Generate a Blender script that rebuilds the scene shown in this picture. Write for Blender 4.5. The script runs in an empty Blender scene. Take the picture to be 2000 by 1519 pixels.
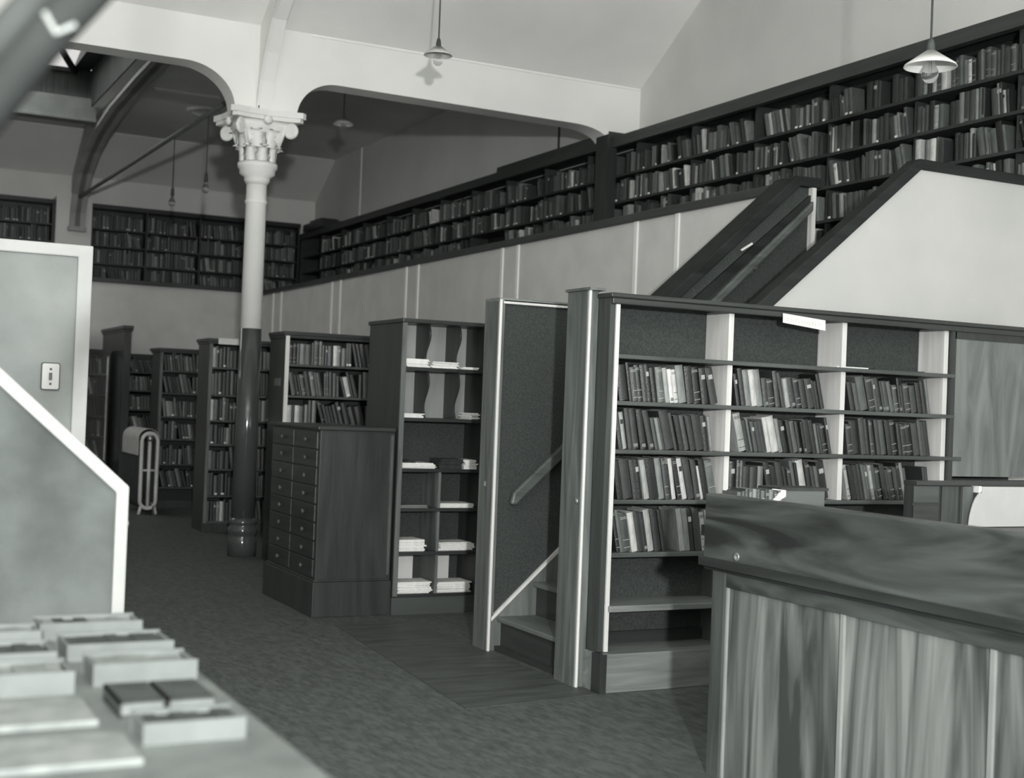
import bpy, math, random
from mathutils import Matrix, Vector
random.seed(7)
C = bpy.context.scene.collection
S = bpy.context.scene
PI = math.pi

# ------------------------------------------------------------------ camera
cam = bpy.data.cameras.new('camera'); camo = bpy.data.objects.new('camera', cam); C.objects.link(camo)
CAM = Vector((0, 0, 1.5))
R = ((0.8905, 0.0400, 0.4532), (-0.4534, -0.0061, 0.8913), (0.0384, -0.9992, 0.0127))
rt = Vector((R[0][0], R[1][0], R[2][0])).normalized()
fw = Vector((R[0][2], R[1][2], R[2][2])).normalized()
up = rt.cross(fw).normalized()
M = Matrix((rt, up, -fw)).transposed().to_4x4(); M.translation = CAM
camo.matrix_world = M
cam.sensor_width = 36; cam.lens = 36 * 2600 / 2000; cam.clip_start = .05
cam.dof.use_dof = True; cam.dof.focus_distance = 7.0; cam.dof.aperture_fstop = 2.9
S.camera = camo

# ------------------------------------------------------------------ light and exposure
W = bpy.data.worlds.new('world'); S.world = W; W.use_nodes = True
W.node_tree.nodes['Background'].inputs[0].default_value = (.98, 1, 1, 1)
W.node_tree.nodes['Background'].inputs[1].default_value = 2.3
fl = bpy.data.lights.new('flash_bulb', 'POINT'); fl.energy = 3000; fl.shadow_soft_size = .09
flo = bpy.data.objects.new('flash_bulb', fl); flo.location = (-.55, -2.5, 2.05); C.objects.link(flo)
sl = bpy.data.lights.new('skylight_daylight', 'AREA'); sl.energy = 45; sl.shape = 'RECTANGLE'; sl.size = 2.6; sl.size_y = 3.2
slo = bpy.data.objects.new('skylight_daylight', sl); slo.location = (1.4, 18.4, 6.08); C.objects.link(slo)
S.view_settings.view_transform = 'Standard'; S.view_settings.look = 'None'
S.view_settings.gamma = 1; S.view_settings.use_curve_mapping = False
S.view_settings.exposure = 0

# ------------------------------------------------------------------ materials
def tint(v):
    k = min(1, v * 2.2)
    return (v * (.90 + .10 * k), v * (1.03 - .03 * k), v * (.97 - .01 * k), 1)
MATS = {}
def mat(name, lo, hi=None, rough=.6, scale=4, stretch=(1, 1, 1), spec=.3, bump=0, distort=0, metal=0, detail=5, contrast=(.35, .65), bscale=None):
    if name in MATS: return MATS[name]
    m = bpy.data.materials.new(name); m.use_nodes = True; nt = m.node_tree; b = nt.nodes['Principled BSDF']
    b.inputs['Roughness'].default_value = rough; b.inputs['Metallic'].default_value = metal
    b.inputs['Specular IOR Level'].default_value = spec
    if hi is None: hi = lo * 1.15
    tc = nt.nodes.new('ShaderNodeTexCoord'); mp = nt.nodes.new('ShaderNodeMapping'); n = nt.nodes.new('ShaderNodeTexNoise')
    mp.inputs['Scale'].default_value = stretch
    n.inputs['Scale'].default_value = scale; n.inputs['Detail'].default_value = detail; n.inputs['Distortion'].default_value = distort
    r = nt.nodes.new('ShaderNodeValToRGB'); r.color_ramp.elements[0].position = contrast[0]; r.color_ramp.elements[1].position = contrast[1]
    r.color_ramp.elements[0].color = tint(lo); r.color_ramp.elements[1].color = tint(hi)
    nt.links.new(tc.outputs['Object'], mp.inputs[0]); nt.links.new(mp.outputs[0], n.inputs['Vector'])
    nt.links.new(n.outputs[0], r.inputs[0]); nt.links.new(r.outputs[0], b.inputs['Base Color'])
    if bump:
        n2 = nt.nodes.new('ShaderNodeTexNoise'); n2.inputs['Scale'].default_value = bscale or scale * 6; n2.inputs['Detail'].default_value = 3
        nt.links.new(mp.outputs[0], n2.inputs['Vector'])
        bp = nt.nodes.new('ShaderNodeBump'); bp.inputs['Strength'].default_value = bump; bp.inputs['Distance'].default_value = .01
        nt.links.new(n2.outputs[0], bp.inputs['Height']); nt.links.new(bp.outputs[0], b.inputs['Normal'])
    MATS[name] = m
    return m
def wood(name, lo, hi, axis='z', scale=6, rough=.45, spec=.35, distort=1.2, k=.09, contrast=(.35, .65)):
    st = {'z': (1, 1, k), 'x': (k, 1, 1), 'y': (1, k, 1)}[axis]
    return mat(name, lo, hi, rough, scale, st, spec, .12, distort, detail=8, contrast=contrast, bscale=40)
plaster = mat('plaster_wall', .50, .56, .9, 1.5, bump=.15, bscale=60, spec=.1)
plaster_c = mat('plaster_cream', .80, .86, .85, 1.3, bump=.08, bscale=50, spec=.15)
plaster_cg = mat('plaster_ceiling', .78, .84, .9, 1.2, bump=.1, bscale=40, spec=.1)
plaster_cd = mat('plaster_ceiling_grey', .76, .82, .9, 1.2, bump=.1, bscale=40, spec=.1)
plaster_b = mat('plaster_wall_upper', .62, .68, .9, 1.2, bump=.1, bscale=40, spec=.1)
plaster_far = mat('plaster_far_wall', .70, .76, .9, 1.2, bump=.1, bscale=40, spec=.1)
parapet_m = mat('distempered_board', .58, .64, .85, 3, bump=.15, bscale=50, spec=.15)
batten_m = mat('batten_paint', .78, .82, .7, 3)
white_board = mat('white_board', .43, .47, .8, 2, spec=.15)
cream_paint = mat('cream_gloss_paint', .78, .83, .5, 3, spec=.4)
dado_paint = mat('dark_gloss_paint', .06, .07, .11, 3, spec=.55)
lino = mat('linoleum', .065, .12, .6, 30, (1, .35, 1), .25, .1, detail=8, contrast=(.3, .7))
lino_d = mat('linoleum_dark', .05, .095, .55, 14, (.2, 1, 1), .25, .1, detail=8, contrast=(.3, .7))
felt = mat('pinboard', .038, .058, .85, 90, spec=.15, bump=.2, bscale=150)
felt_d = mat('backing_board', .045, .06, .8, 90, spec=.15, bump=.2, bscale=150)
dk = wood('dark_stained_wood', .026, .042, 'z', 8, .38, .4)
dkx = wood('dark_stained_wood_flat', .026, .042, 'x', 8, .38, .4)
dky = wood('dark_stained_wood_long', .038, .056, 'y', 8, .42, .35)
md = wood('oak_upright', .085, .16, 'z', 14, .5)
mdx = wood('oak_flat', .13, .22, 'x', 14, .5)
bead = wood('pale_bead', .55, .65, 'z', 10, .4)
shelfw = wood('shelf_board', .045, .085, 'x', 12, .45)
lw = wood('pale_divider_wood', .5, .68, 'z', 9, .5)
lwm = wood('pale_back_boards', .26, .38, 'z', 7, .5)
plyd = wood('plywood_panel', .10, .19, 'z', 5, .45, distort=2, k=.14)
cnt_rail = wood('counter_rail_wood', .022, .10, 'y', 6, .36, .4, 2.2, .12, (.36, .68))
cnt_pan = wood('counter_panel_wood', .055, .25, 'z', 5.5, .4, .4, 2.2, .09, (.36, .64))
cnt_band = wood('counter_band_wood', .03, .09, 'y', 6, .4, .4, 2.5, .2)
guard = wood('stair_guard_wood', .014, .026, 'x', 8, .6, .15)
door_m = mat('door_board', .19, .25, .8, 3, bump=.1, bscale=70, spec=.15, detail=8)
slant_m = mat('partition_board', .07, .135, .85, 3.2, bump=.1, bscale=70, spec=.15, detail=9)
trim_m = mat('pale_trim', .34, .38, .5, 6)
desk_m = mat('desk_top', .095, .14, .5, 9, detail=8)
paper = mat('newsprint', .75, .88, .8, 40)
paper_w = mat('white_paper', .6, .66, .8, 8)
paper_d = mat('dark_paper', .03, .05, .8, 20)
card_m = mat('card_pale', .14, .2, .7, 20)
card_g = mat('card_grey', .03, .05, .7, 20)
tray_m = mat('tray_pale', .11, .14, .5, 12)
metal_m = mat('aged_metal', .25, .35, .35, 20, metal=.8)
iron = mat('painted_iron', .10, .13, .5, 10)
silver = mat('radiator_paint', .50, .60, .4, 10, spec=.5)
glint = mat('knob_metal', .3, .4, .3, 20, metal=.6)
truss_m = mat('truss_paint', .34, .40, .6, 4)
boards_m = mat('boarding', .07, .10, .7, 5, (6, 1, .3))
shade_m = mat('enamel_shade', .62, .66, .35, 5, spec=.5)
shade_o = mat('enamel_shade_outer', .45, .5, .35, 5, spec=.5)
cord_m = mat('flex_cord', .05, .07, .7, 20)
black = mat('black_gap', .01, .012, .9, 5, spec=0)
pages = mat('book_pages', .40, .52, .8, 60, (1, 1, 1))
leather = mat('blurred_bracket', .012, .02, .85, 10)
tones = [.015, .02, .028, .038, .054, .08, .11, .17, .27, .42, .55]
covers = []
for i, t in enumerate(tones):
    covers.append(mat('book_cloth_%s' % 'abcdefghijk'[i], t * .82, t * 1.15, .30 + .08 * (i % 3), 22, (3, 3, .7), .5, .25, detail=6, bscale=120))
gild = mat('spine_lettering', .30, .38, .5, 30)
def glass_mat():
    m = bpy.data.materials.new('bulb_glass'); m.use_nodes = True; b = m.node_tree.nodes['Principled BSDF']
    b.inputs['Base Color'].default_value = (.9, .9, .9, 1); b.inputs['Roughness'].default_value = .05
    b.inputs['Transmission Weight'].default_value = .95; b.inputs['IOR'].default_value = 1.08
    b.inputs['Specular IOR Level'].default_value = 1
    return m
glass = glass_mat()
def emit(name, v):
    m = bpy.data.materials.new(name); m.use_nodes = True; b = m.node_tree.nodes['Principled BSDF']
    b.inputs['Base Color'].default_value = (.1, .1, .1, 1)
    b.inputs['Emission Color'].default_value = (1, .985, .96, 1); b.inputs['Emission Strength'].default_value = v
    return m
skyglass = emit('daylit_skylight_glass', .72)

# ------------------------------------------------------------------ mesh helpers
ORG = {}
class MB:
    def __init__(s): s.v = []; s.f = []; s.m = []; s.sm = []
    def add(s, vs, fs, mi=0, smooth=False, mtx=None):
        o = len(s.v)
        s.v += [tuple(mtx @ Vector(v)) if mtx else tuple(v) for v in vs]
        for f in fs: s.f.append(tuple(i + o for i in f)); s.m.append(mi); s.sm.append(smooth)
        return s
    def box(s, x0, x1, y0, y1, z0, z1, mi=0, mtx=None):
        vs = [(x, y, z) for z in (z0, z1) for y in (y0, y1) for x in (x0, x1)]
        return s.add(vs, [(0, 2, 3, 1), (4, 5, 7, 6), (0, 1, 5, 4), (2, 6, 7, 3), (0, 4, 6, 2), (1, 3, 7, 5)], mi, False, mtx)
    def prism(s, pts, ax, a0, a1, mi=0, mtx=None, smooth=False):
        n = len(pts)
        def P(p, a): return {'x': (a, p[0], p[1]), 'y': (p[0], a, p[1]), 'z': (p[0], p[1], a)}[ax]
        vs = [P(p, a0) for p in pts] + [P(p, a1) for p in pts]
        ar = sum(pts[i][0] * pts[(i + 1) % n][1] - pts[(i + 1) % n][0] * pts[i][1] for i in range(n))
        flip = (ar > 0) ^ (ax == 'y')
        fs = [tuple(range(n)), tuple(range(2 * n - 1, n - 1, -1))]
        q = [(i, i + n, (i + 1) % n + n, (i + 1) % n) for i in range(n)]
        if flip: fs = [f[::-1] for f in fs]; q = [f[::-1] for f in q]
        s.add(vs, fs, mi, False, mtx)
        o = len(s.v) - 2 * n
        for f in q: s.f.append(tuple(i + o for i in f)); s.m.append(mi); s.sm.append(smooth)
        return s
    def lathe(s, prof, c, seg=24, mi=0, mtx=None, lobes=None, cap=True):
        vs = []; n = len(prof)
        for j in range(seg):
            a = 2 * PI * j / seg
            for (r, z) in prof:
                rr = r * (lobes(a, z) if lobes else 1)
                vs.append((c[0] + rr * math.cos(a), c[1] + rr * math.sin(a), c[2] + z))
        fs = []
        for j in range(seg):
            k = (j + 1) % seg
            for i in range(n - 1): fs.append((j * n + i, k * n + i, k * n + i + 1, j * n + i + 1))
        s.add(vs, fs, mi, True, mtx)
        o = len(s.v) - len(vs)
        for i, fl_ in ((0, True), (n - 1, False)):
            if cap and prof[i][0] > 1e-4:
                f = [o + j * n + i for j in range(seg)]
                s.f.append(tuple(f[::-1] if fl_ else f)); s.m.append(mi); s.sm.append(False)
        return s
    def tube(s, pts, r, seg=10, mi=0, closed=False):
        pts = [Vector(p) for p in pts]; n = len(pts); rings = []
        for i, p in enumerate(pts):
            a = pts[(i - 1) % n] if (closed or i > 0) else p; b = pts[(i + 1) % n] if (closed or i < n - 1) else p
            t = (b - a).normalized(); u = t.cross(Vector((.13, .31, .94)))
            if u.length < .05: u = t.cross(Vector((1, 0, 0)))
            u.normalize(); w = t.cross(u)
            rings.append([tuple(p + (u * math.cos(2 * PI * k / seg) + w * math.sin(2 * PI * k / seg)) * r) for k in range(seg)])
        vs = [v for rg in rings for v in rg]; fs = []
        for i in range(n if closed else n - 1):
            j = (i + 1) % n
            for k in range(seg):
                l = (k + 1) % seg; fs.append((i * seg + k, i * seg + l, j * seg + l, j * seg + k))
        if not closed: fs += [tuple(range(seg))[::-1], tuple(range((n - 1) * seg, n * seg))]
        return s.add(vs, fs, mi, True)
    def build(s, name, mats, parent=None, loc=None, bevel=0):
        if not isinstance(mats, (list, tuple)): mats = [mats]
        if parent is not None: o0 = ORG[parent.name]
        else:
            if loc is None:
                xs = [v[0] for v in s.v]; ys = [v[1] for v in s.v]; zs = [v[2] for v in s.v]
                loc = ((min(xs) + max(xs)) / 2, (min(ys) + max(ys)) / 2, min(zs))
            o0 = Vector(loc)
        me = bpy.data.meshes.new(name)
        me.from_pydata([(v[0] - o0[0], v[1] - o0[1], v[2] - o0[2]) for v in s.v], [], s.f)
        for m in mats: me.materials.append(m)
        me.polygons.foreach_set('material_index', s.m); me.polygons.foreach_set('use_smooth', s.sm)
        me.update()
        o = bpy.data.objects.new(name, me); C.objects.link(o)
        if parent is not None: o.parent = parent
        else: o.location = o0
        ORG[o.name] = Vector(o0)
        if bevel:
            b = o.modifiers.new('bevel', 'BEVEL'); b.width = bevel; b.segments = 2; b.limit_method = 'ANGLE'
        return o
def tag(o, label=None, cat=None, group=None, kind=None):
    if label: o['label'] = label
    if cat: o['category'] = cat
    if group: o['group'] = group
    if kind: o['kind'] = kind
    return o
def empty(name, loc, label, cat, group=None):
    o = bpy.data.objects.new(name, None); o.location = loc; o.empty_display_size = .1; C.objects.link(o)
    ORG[o.name] = Vector(loc); return tag(o, label, cat, group)
def struct(name, mb, m, label=None, bevel=0):
    o = mb.build(name, m, bevel=bevel); o['kind'] = 'structure'
    tag(o, label, name.split('_')[0]); return o
def Bx(*a): return MB().box(*a)
def dup(root, dx=(0, 0, 0), label=None, group=None):
    r = root.copy(); C.objects.link(r); r.location = root.location + Vector(dx)
    if label: r['label'] = label
    if group: r['group'] = group
    for ch in list(root.children):
        c = ch.copy(); C.objects.link(c); c.parent = r
        for g in ch.children:
            e = g.copy(); C.objects.link(e); e.parent = c
    return r

# ------------------------------------------------------------------ room shell
struct('floor', Bx(-3, 7.7, -3, 23.2, -.12, 0), lino, 'dark linoleum library floor')
struct('wall_right', Bx(7.58, 7.75, -3, 23.15, 0, 5.7), plaster_b, 'tall plastered wall above the right gallery shelves')
struct('wall_back', Bx(-3, 7.58, 23.0, 23.15, 0, 5.2), plaster_far, 'plastered wall above the far gallery shelves')
struct('wall_left', Bx(-3.15, -3, -3, 23.15, 0, 5.7), plaster, 'left plastered wall')
def ceil(name, pts, x0, x1, m, lab): return struct(name, MB().prism(pts, 'x', x0, x1), m, lab)
ceil('ceiling', [(-3, 5.65), (11.05, 5.65), (12.16, 4.93), (12.16, 5.05), (11.1, 5.77), (-3, 5.77)], -3, 7.58, plaster_cg, 'near ceiling bay sloping down to the arched beam')
ceil('ceiling_far_bay', [(12.40, 4.93), (13.5, 5.65), (22.04, 5.65), (23.0, 5.05), (23.0, 5.2), (22.1, 5.77), (13.4, 5.77), (12.4, 5.05)], 3.2, 7.58, plaster_cd, 'far ceiling bay right of the roof truss')
ceil('ceiling_far_left', [(20.42, 5.65), (22.04, 5.65), (23.0, 5.05), (23.0, 5.2), (22.1, 5.77), (20.42, 5.77)], -3, 3.2, plaster_cd, 'far ceiling strip beyond the skylight')
ceil('ceiling_near_left', [(12.40, 4.93), (13.5, 5.65), (16.5, 5.65), (16.5, 5.77), (13.4, 5.77), (12.4, 5.05)], -3, 3.2, plaster_cd, 'far ceiling strip before the skylight')
# sloping strip at far end, same plaster as the far wall
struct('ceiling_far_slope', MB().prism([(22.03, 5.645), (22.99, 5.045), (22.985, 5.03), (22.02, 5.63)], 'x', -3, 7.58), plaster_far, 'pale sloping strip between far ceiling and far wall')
# skylight well
struct('wall_skylight_right', Bx(3.2, 3.26, 16.5, 20.42, 5.77, 6.9), boards_m, 'boarded side of the skylight well')
struct('wall_skylight_far', Bx(-3, 3.2, 20.42, 20.5, 5.77, 6.22), boards_m, 'boarded far side of the skylight well')
struct('wall_skylight_near', Bx(-3, 3.26, 16.42, 16.5, 5.77, 7.2), boards_m, 'boarded near side of the skylight well')
w = Bx(3.18, 3.2, 16.5, 20.2, 5.64, 6.2).build('wall_skylight_lining', boards_m); w['kind'] = 'structure'; w['label'] = 'boarded lining of the skylight well'; w['category'] = 'wall'
w = Bx(2.94, 3.179, 16.5, 20.42, 6.2, 6.95)
struct('trim_1', w, dk, 'dark frame beside the skylight panes')
sky = MB().prism([(20.46, 6.2), (16.5, 7.0), (16.5, 7.04), (20.46, 6.24)], 'x', -3, 2.94)
wn = struct('window_1', sky, skyglass, 'bright skylight panes')
fr = MB()
for y in (20.42, 18.6, 17.0):
    z = 6.2 + (20.46 - y) * .202
    fr.box(-3, 2.94, y - .05, y + .03, z - .06, z)
for x in (2.0, 1.0, 0): fr.box(x - .03, x + .03, 16.5, 20.46, 6.1, 6.3)
fr.tube([(2.2, 18.6, 6.5), (2.95, 20.3, 6.14)], .05, 8)
fr.build('glazing_bar', dk, wn)
struct('trim_2', Bx(-.5, 3.27, 20.25, 20.42, 5.45, 5.77).box(-.5, 3.27, 20.2, 20.45, 5.42, 5.47), mat('purlin_paint', .2, .25, .6, 4), 'pale moulded purlin below the skylight', .01)
for i, (y0, z0) in enumerate([(20.2, 5.42)]): pass

# arched beam wall on the column line
def arc(cx, cz, r, a0, a1, n=12, rz=None):
    return [(cx + r * math.cos(math.radians(a0 + (a1 - a0) * i / n)), cz + (rz or r) * math.sin(math.radians(a0 + (a1 - a0) * i / n))) for i in range(n + 1)]
prof = [(7.58, 4.98), (-3, 4.98), (-3, 4.53), (2.72, 4.53)] + arc(2.72, 4.14, .47, 90, 0, 12, .39) + arc(4.17, 4.14, .39, 180, 90, 12, .36) + [(6.75, 4.48)] + arc(6.78, 4.33, .42, 90, 10, 8, .15) + [(7.2, 4.45), (7.58, 4.45)]
struct('wall_arcade', MB().prism(prof, 'y', 12.13, 12.40), plaster_c, 'cream arched beam wall carried by the iron column')
lipL = [(-3, 4.53), (2.72, 4.53)] + arc(2.72, 4.14, .47, 90, 0, 12, .39)
def offset_lip(pts, t):
    return pts
struct('trim_3', Bx(3.9, 7.57, 12.118, 12.13, 4.925, 4.937), plaster_c, 'thin moulding along the top of the right arch')
# rib running towards the camera from the capital
rib = [(12.135, 4.142)] + [(12.10, 4.142), (12.10, 4.2), (12.06, 4.42), (11.93, 4.66), (11.74, 4.92), (11.4, 5.16), (10.9, 5.34), (10.2, 5.42), (-3, 5.42), (-3, 5.65), (11.05, 5.65), (12.13, 4.95)]
struct('wall_rib', MB().prism(rib, 'x', 3.40, 3.53), plaster_c, 'curved rib springing from the column towards the viewer')
struct('trim_4', MB().prism([(12.1, 4.16), (12.1, 4.2), (12.03, 4.42), (11.90, 4.66), (11.71, 4.92), (11.37, 5.16), (10.87, 5.34), (10.87, 5.37), (11.41, 5.19), (11.76, 4.95), (11.96, 4.68), (12.09, 4.44), (12.13, 4.22), (12.13, 4.16)], 'x', 3.385, 3.41), cream_paint, 'raised bead along the curved rib')

# gallery floor and parapets
struct('wall_landing', Bx(7.18, 7.24, 3.0, 6.37, 0, 3.1), parapet_m, 'pale parapet beyond the stair landing')
struct('floor_gallery', Bx(6.08, 7.57, 6.45, 22.99, 2.2, 2.28).box(7.245, 7.57, 3.0, 6.45, 2.2, 2.28).box(-1, 6.08, 20.73, 22.99, 2.2, 2.28), dk, 'gallery walkway floor')
struct('wall_parapet_right', Bx(6.0, 6.08, 7.50, 20.65, 0, 3.10), parapet_m, 'pale parapet wall with battens below the right gallery')
struct('wall_parapet_back', Bx(-1, 6.08, 20.65, 20.73, 0, 3.12), mat('far_parapet_board', .50, .56, .85, 3, bump=.15, bscale=50, spec=.15), 'pale parapet wall below the far gallery')
struct('trim_5', Bx(5.965, 6.1, 7.5, 20.65, 3.10, 3.17), dky, 'dark capping on the right gallery parapet', .008)
struct('trim_6', Bx(-1, 6.1, 20.62, 20.75, 3.12, 3.19), dkx, 'dark capping on the far gallery parapet', .008)
k = 7
for y in (8.96, 9.58, 11.77, 12.12, 14.31, 14.67, 16.98, 17.32, 19.63, 20.05):
    struct('trim_%d' % k, Bx(5.985, 6.0, y - .025, y + .025, 0, 3.10), batten_m, 'pale vertical batten on the right parapet'); k += 1
struct('trim_%d' % k, Bx(7.565, 7.58, 20.66, 20.71, 4.4, 5.65), batten_m, 'thin pale batten on the right upper wall'); k += 1
struct('trim_%d' % k, Bx(7.568, 7.58, 13.9, 13.93, 4.4, 5.65), dk, 'thin pipe line on the right upper wall'); k += 1
# wall pier under truss
struct('wall_pier', Bx(3.08, 3.64, 22.55, 23.0, 2.28, 4.62), plaster_far, 'plaster pier between the far gallery shelves')

# truss
t = empty('roof_truss', (3.4, 22.6, 4.1), 'curved pale roof truss rising from the far wall pier beside the skylight', 'roof truss')
lo = [(22.45, 4.1), (22.4, 4.35), (22.25, 4.62), (21.9, 4.92), (21.3, 5.16), (20.5, 5.33), (19.25, 5.46), (17.5, 5.52), (13.6, 5.56)]
hi = [(13.6, 5.65), (20.4, 5.65), (21.9, 5.645), (22.95, 5.0), (22.95, 4.75), (22.55, 4.6), (22.55, 4.1)]
MB().prism(lo + hi, 'x', 3.36, 3.44).build('web', truss_m, t)
lo2 = [(a + .05, b + .05) for a, b in lo]
MB().prism(lo + lo2[::-1], 'x', 3.28, 3.52).build('flange', truss_m, t)
Bx(3.26, 3.54, 22.4, 22.55, 4.06, 4.13).build('foot', truss_m, t)
rod = MB().tube([(3.40, 22.4, 4.60), (3.45, 12.42, 4.47)], .028, 10).build('tie_rod', iron); tag(rod, 'long dark iron tie rod slanting from the column arch to the far wall', 'tie rod')

# ceiling rose and batten
tag(MB().lathe([(.0, -.0), (.30, 0), (.32, -.03), (.26, -.05), (.24, -.03), (.02, -.04), (0, -.04)][::-1], (4.7, 19.4, 5.65), 32).build('ceiling_vent', cream_paint, loc=(4.7, 19.4, 5.6)), 'round pale ventilator rose on the dark far ceiling', 'ceiling vent')
struct('trim_%d' % k, Bx(3.72, 4.62, 18.4, 18.45, 5.62, 5.65), cream_paint, 'short pale batten on the far ceiling'); k += 1

# ------------------------------------------------------------------ iron column
col = empty('iron_column', (3.46, 12.26, 0), 'cast iron column with cream top, dark lower half and ornate leafy capital', 'column')
cx, cy = 3.46, 12.26
MB().lathe([(.135, 0), (.135, .16), (.125, .18), (.125, .20), (.14, .22), (.14, .26), (.125, .28), (.125, .30), (.132, .31), (.132, .33), (.112, .36)], (cx, cy, 0), 40).build('base', dado_paint, col)
MB().lathe([(.112, .35), (.106, 1.2), (.1, 2.13)], (cx, cy, 0), 40).build('lower_shaft', dado_paint, col)
MB().lathe([(.1, 2.13), (.095, 3.30), (.104, 3.31), (.104, 3.33), (.094, 3.34), (.094, 3.50)], (cx, cy, 0), 40).build('upper_shaft', cream_paint, col)
MB().lathe([(.094, 3.48), (.12, 3.52), (.12, 3.55), (.165, 3.58), (.165, 3.62), (.185, 3.64), (.185, 3.68), (.15, 3.69)], (cx, cy, 0), 40).build('collar', cream_paint, col)
cap = MB()
def lob(a, z):
    k_ = max(0, (z - 3.66) / .4); c4 = abs(math.cos(2 * (a)))
    sq = 1 / max(abs(math.cos(a)), abs(math.sin(a)))
    return 1 + (sq - 1) * .55 * k_ + .04 * math.cos(16 * a) * (1 - k_)
cap.lathe([(.14, 3.66), (.15, 3.72), (.165, 3.78), (.155, 3.80), (.185, 3.86), (.20, 3.90), (.19, 3.92), (.225, 3.97), (.25, 4.01), (.255, 4.05)], (cx, cy, 0), 64, lobes=lob)
# acanthus leaves
for tier, (n, r0, z0, hgt, wd) in enumerate([(8, .15, 3.69, .15, .066), (8, .18, 3.81, .17, .09)]):
    for i in range(n):
        a = 2 * PI * (i + .5 * tier) / n
        m4 = Matrix.Translation((cx, cy, 0)) @ Matrix.Rotation(a, 4, 'Z')
        rows = []
        for j in range(7):
            q = j / 6; z = z0 + hgt * math.sin(min(q * 1.25, 1.0) * PI / 2) - (.02 if j == 6 else 0)
            rr = r0 + .015 + .055 * q ** 2.2 + (.02 if j == 6 else 0); ww = wd * (1 - .55 * q ** 2) * (1 + .15 * (j % 2))
            rows += [(rr - .012, -ww, z), (rr + .012, 0, z), (rr - .012, ww, z), (rr - .03, 0, z)]
        fs = []
        for j in range(6):
            for k2 in range(4): fs.append((j * 4 + k2, j * 4 + (k2 + 1) % 4, j * 4 + 4 + (k2 + 1) % 4, j * 4 + 4 + k2))
        fs.append((24, 25, 26, 27))
        cap.add(rows, fs, 0, True, m4)
cap.build('capital_bell', cream_paint, col)
for i in range(4):
    a = PI / 4 + i * PI / 2
    m4 = Matrix.Translation((cx, cy, 0)) @ Matrix.Rotation(a, 4, 'Z')
    vb = MB(); pts = []
    for j in range(40):
        th = j / 39 * 2.3 * 2 * PI; r = .062 * (1 - j / 46)
        pts.append(tuple(m4 @ Vector((.335 + r * math.cos(PI / 2 - th), 0, 3.975 + r * math.sin(PI / 2 - th)))))
    pts = [tuple(m4 @ Vector((.21, 0, 3.84))), tuple(m4 @ Vector((.255, 0, 3.95))), tuple(m4 @ Vector((.29, 0, 4.02)))] + pts
    vb.tube(pts, .022, 8)
    vb.prism(arc(.335, 3.975, .05, 0, 330, 14), 'y', -.02, .02, 0, m4)
    vb.build('volute', cream_paint, col)
ab = []
s_ = .335
for i in range(4):
    a = i * PI / 2; ca, sa = math.cos(a), math.sin(a)
    for (x, y) in [(s_, -s_ + .04), (s_ - .035, -.17), (s_ - .05, 0), (s_ - .035, .17), (s_, s_ - .04), (s_ - .04, s_)]:
        ab.append((cx + ca * x - sa * y, cy + sa * x + ca * y))
MB().prism(ab, 'z', 4.05, 4.085).prism([(cx + (x - cx) * 1.06, cy + (y - cy) * 1.06) for x, y in ab], 'z', 4.085, 4.14).build('abacus', cream_paint, col)
for i in range(4):
    a = i * PI / 2
    m4 = Matrix.Translation((cx, cy, 0)) @ Matrix.Rotation(a, 4, 'Z')
    f = MB().lathe([(0, 0), (.035, .0), (.045, .02), (.03, .04), (0, .045)], (0, 0, 0), 14, 0, m4 @ Matrix.Translation((s_ - .06, 0, 4.05)) @ Matrix.Rotation(PI / 2, 4, 'Y'))
    f.build('rosette', cream_paint, col)

# ------------------------------------------------------------------ books
BOOKS = []      # every shelved book: dict
def fill_row(u0, u1, z, hmin, hmax, pos, where, opts=None, orient='front', fill=1.0, lean=.5, tw=None, tmin=.016, tmax=.048, depth=.16, setback=.0, maxlean=16, gap=.04, tmul=1.0, minlean=3):
    """u runs left to right as the viewer sees it; pos = coordinate of the shelf's front plane"""
    u = u0; ang = 0.0; row = []; seg = 0; tgt = 0.0; prevh = hmax
    tw = tw or [3, 4, 5, 5, 4, 3, 3, 2, 1.4, .8, .3]
    u += .004
    if random.random() < lean: tgt = random.uniform(minlean, maxlean)
    seg = random.randint(5, 11)
    while True:
        if seg <= 0:
            seg = random.randint(4, 10)
            tgt = random.uniform(minlean, maxlean) if random.random() < lean else random.uniform(0, 2)
            if random.random() < gap: u += random.uniform(.04, .16)
        th = math.radians(max(0, tgt + random.uniform(-.8, .8)))
        t = random.uniform(tmin, tmax) * (1.25 if random.random() < .12 else 1) * tmul
        h = random.uniform(hmin, hmax)
        if random.random() < .35 and row: h = prevh + random.uniform(-.004, .004); t = row[-1]['t'] if random.random() < .5 else t
        h = min(h, hmax); 
        if th > ang: u += min(prevh, h) * (math.sin(th) - math.sin(ang)) * 1.0
        if u + t / max(.2, math.cos(th)) > u1 - .004: break
        if random.random() < fill:
            ci = random.choices(range(11), tw)[0]
            row.append(dict(u=u, z=z, t=t, h=h, d=depth + random.uniform(-.02, .02), th=th, ci=ci, pos=pos + setback + random.uniform(0, .018), orient=orient, where=where))
            prevh = h
        u += t / math.cos(th) + .0012 + (t * math.sin(th) * 0)
        ang = th; seg -= 1
    for i, b in enumerate(row): b['i'] = i; b['n'] = len(row)
    BOOKS.extend(row)
    return row
def book_matrix(b):
    if b['orient'] == 'front': loc = (b['u'], b['pos'], b['z']); a = 0
    else: loc = (b['pos'], -b['u'], b['z']); a = -PI / 2
    return Vector(loc), a
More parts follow.
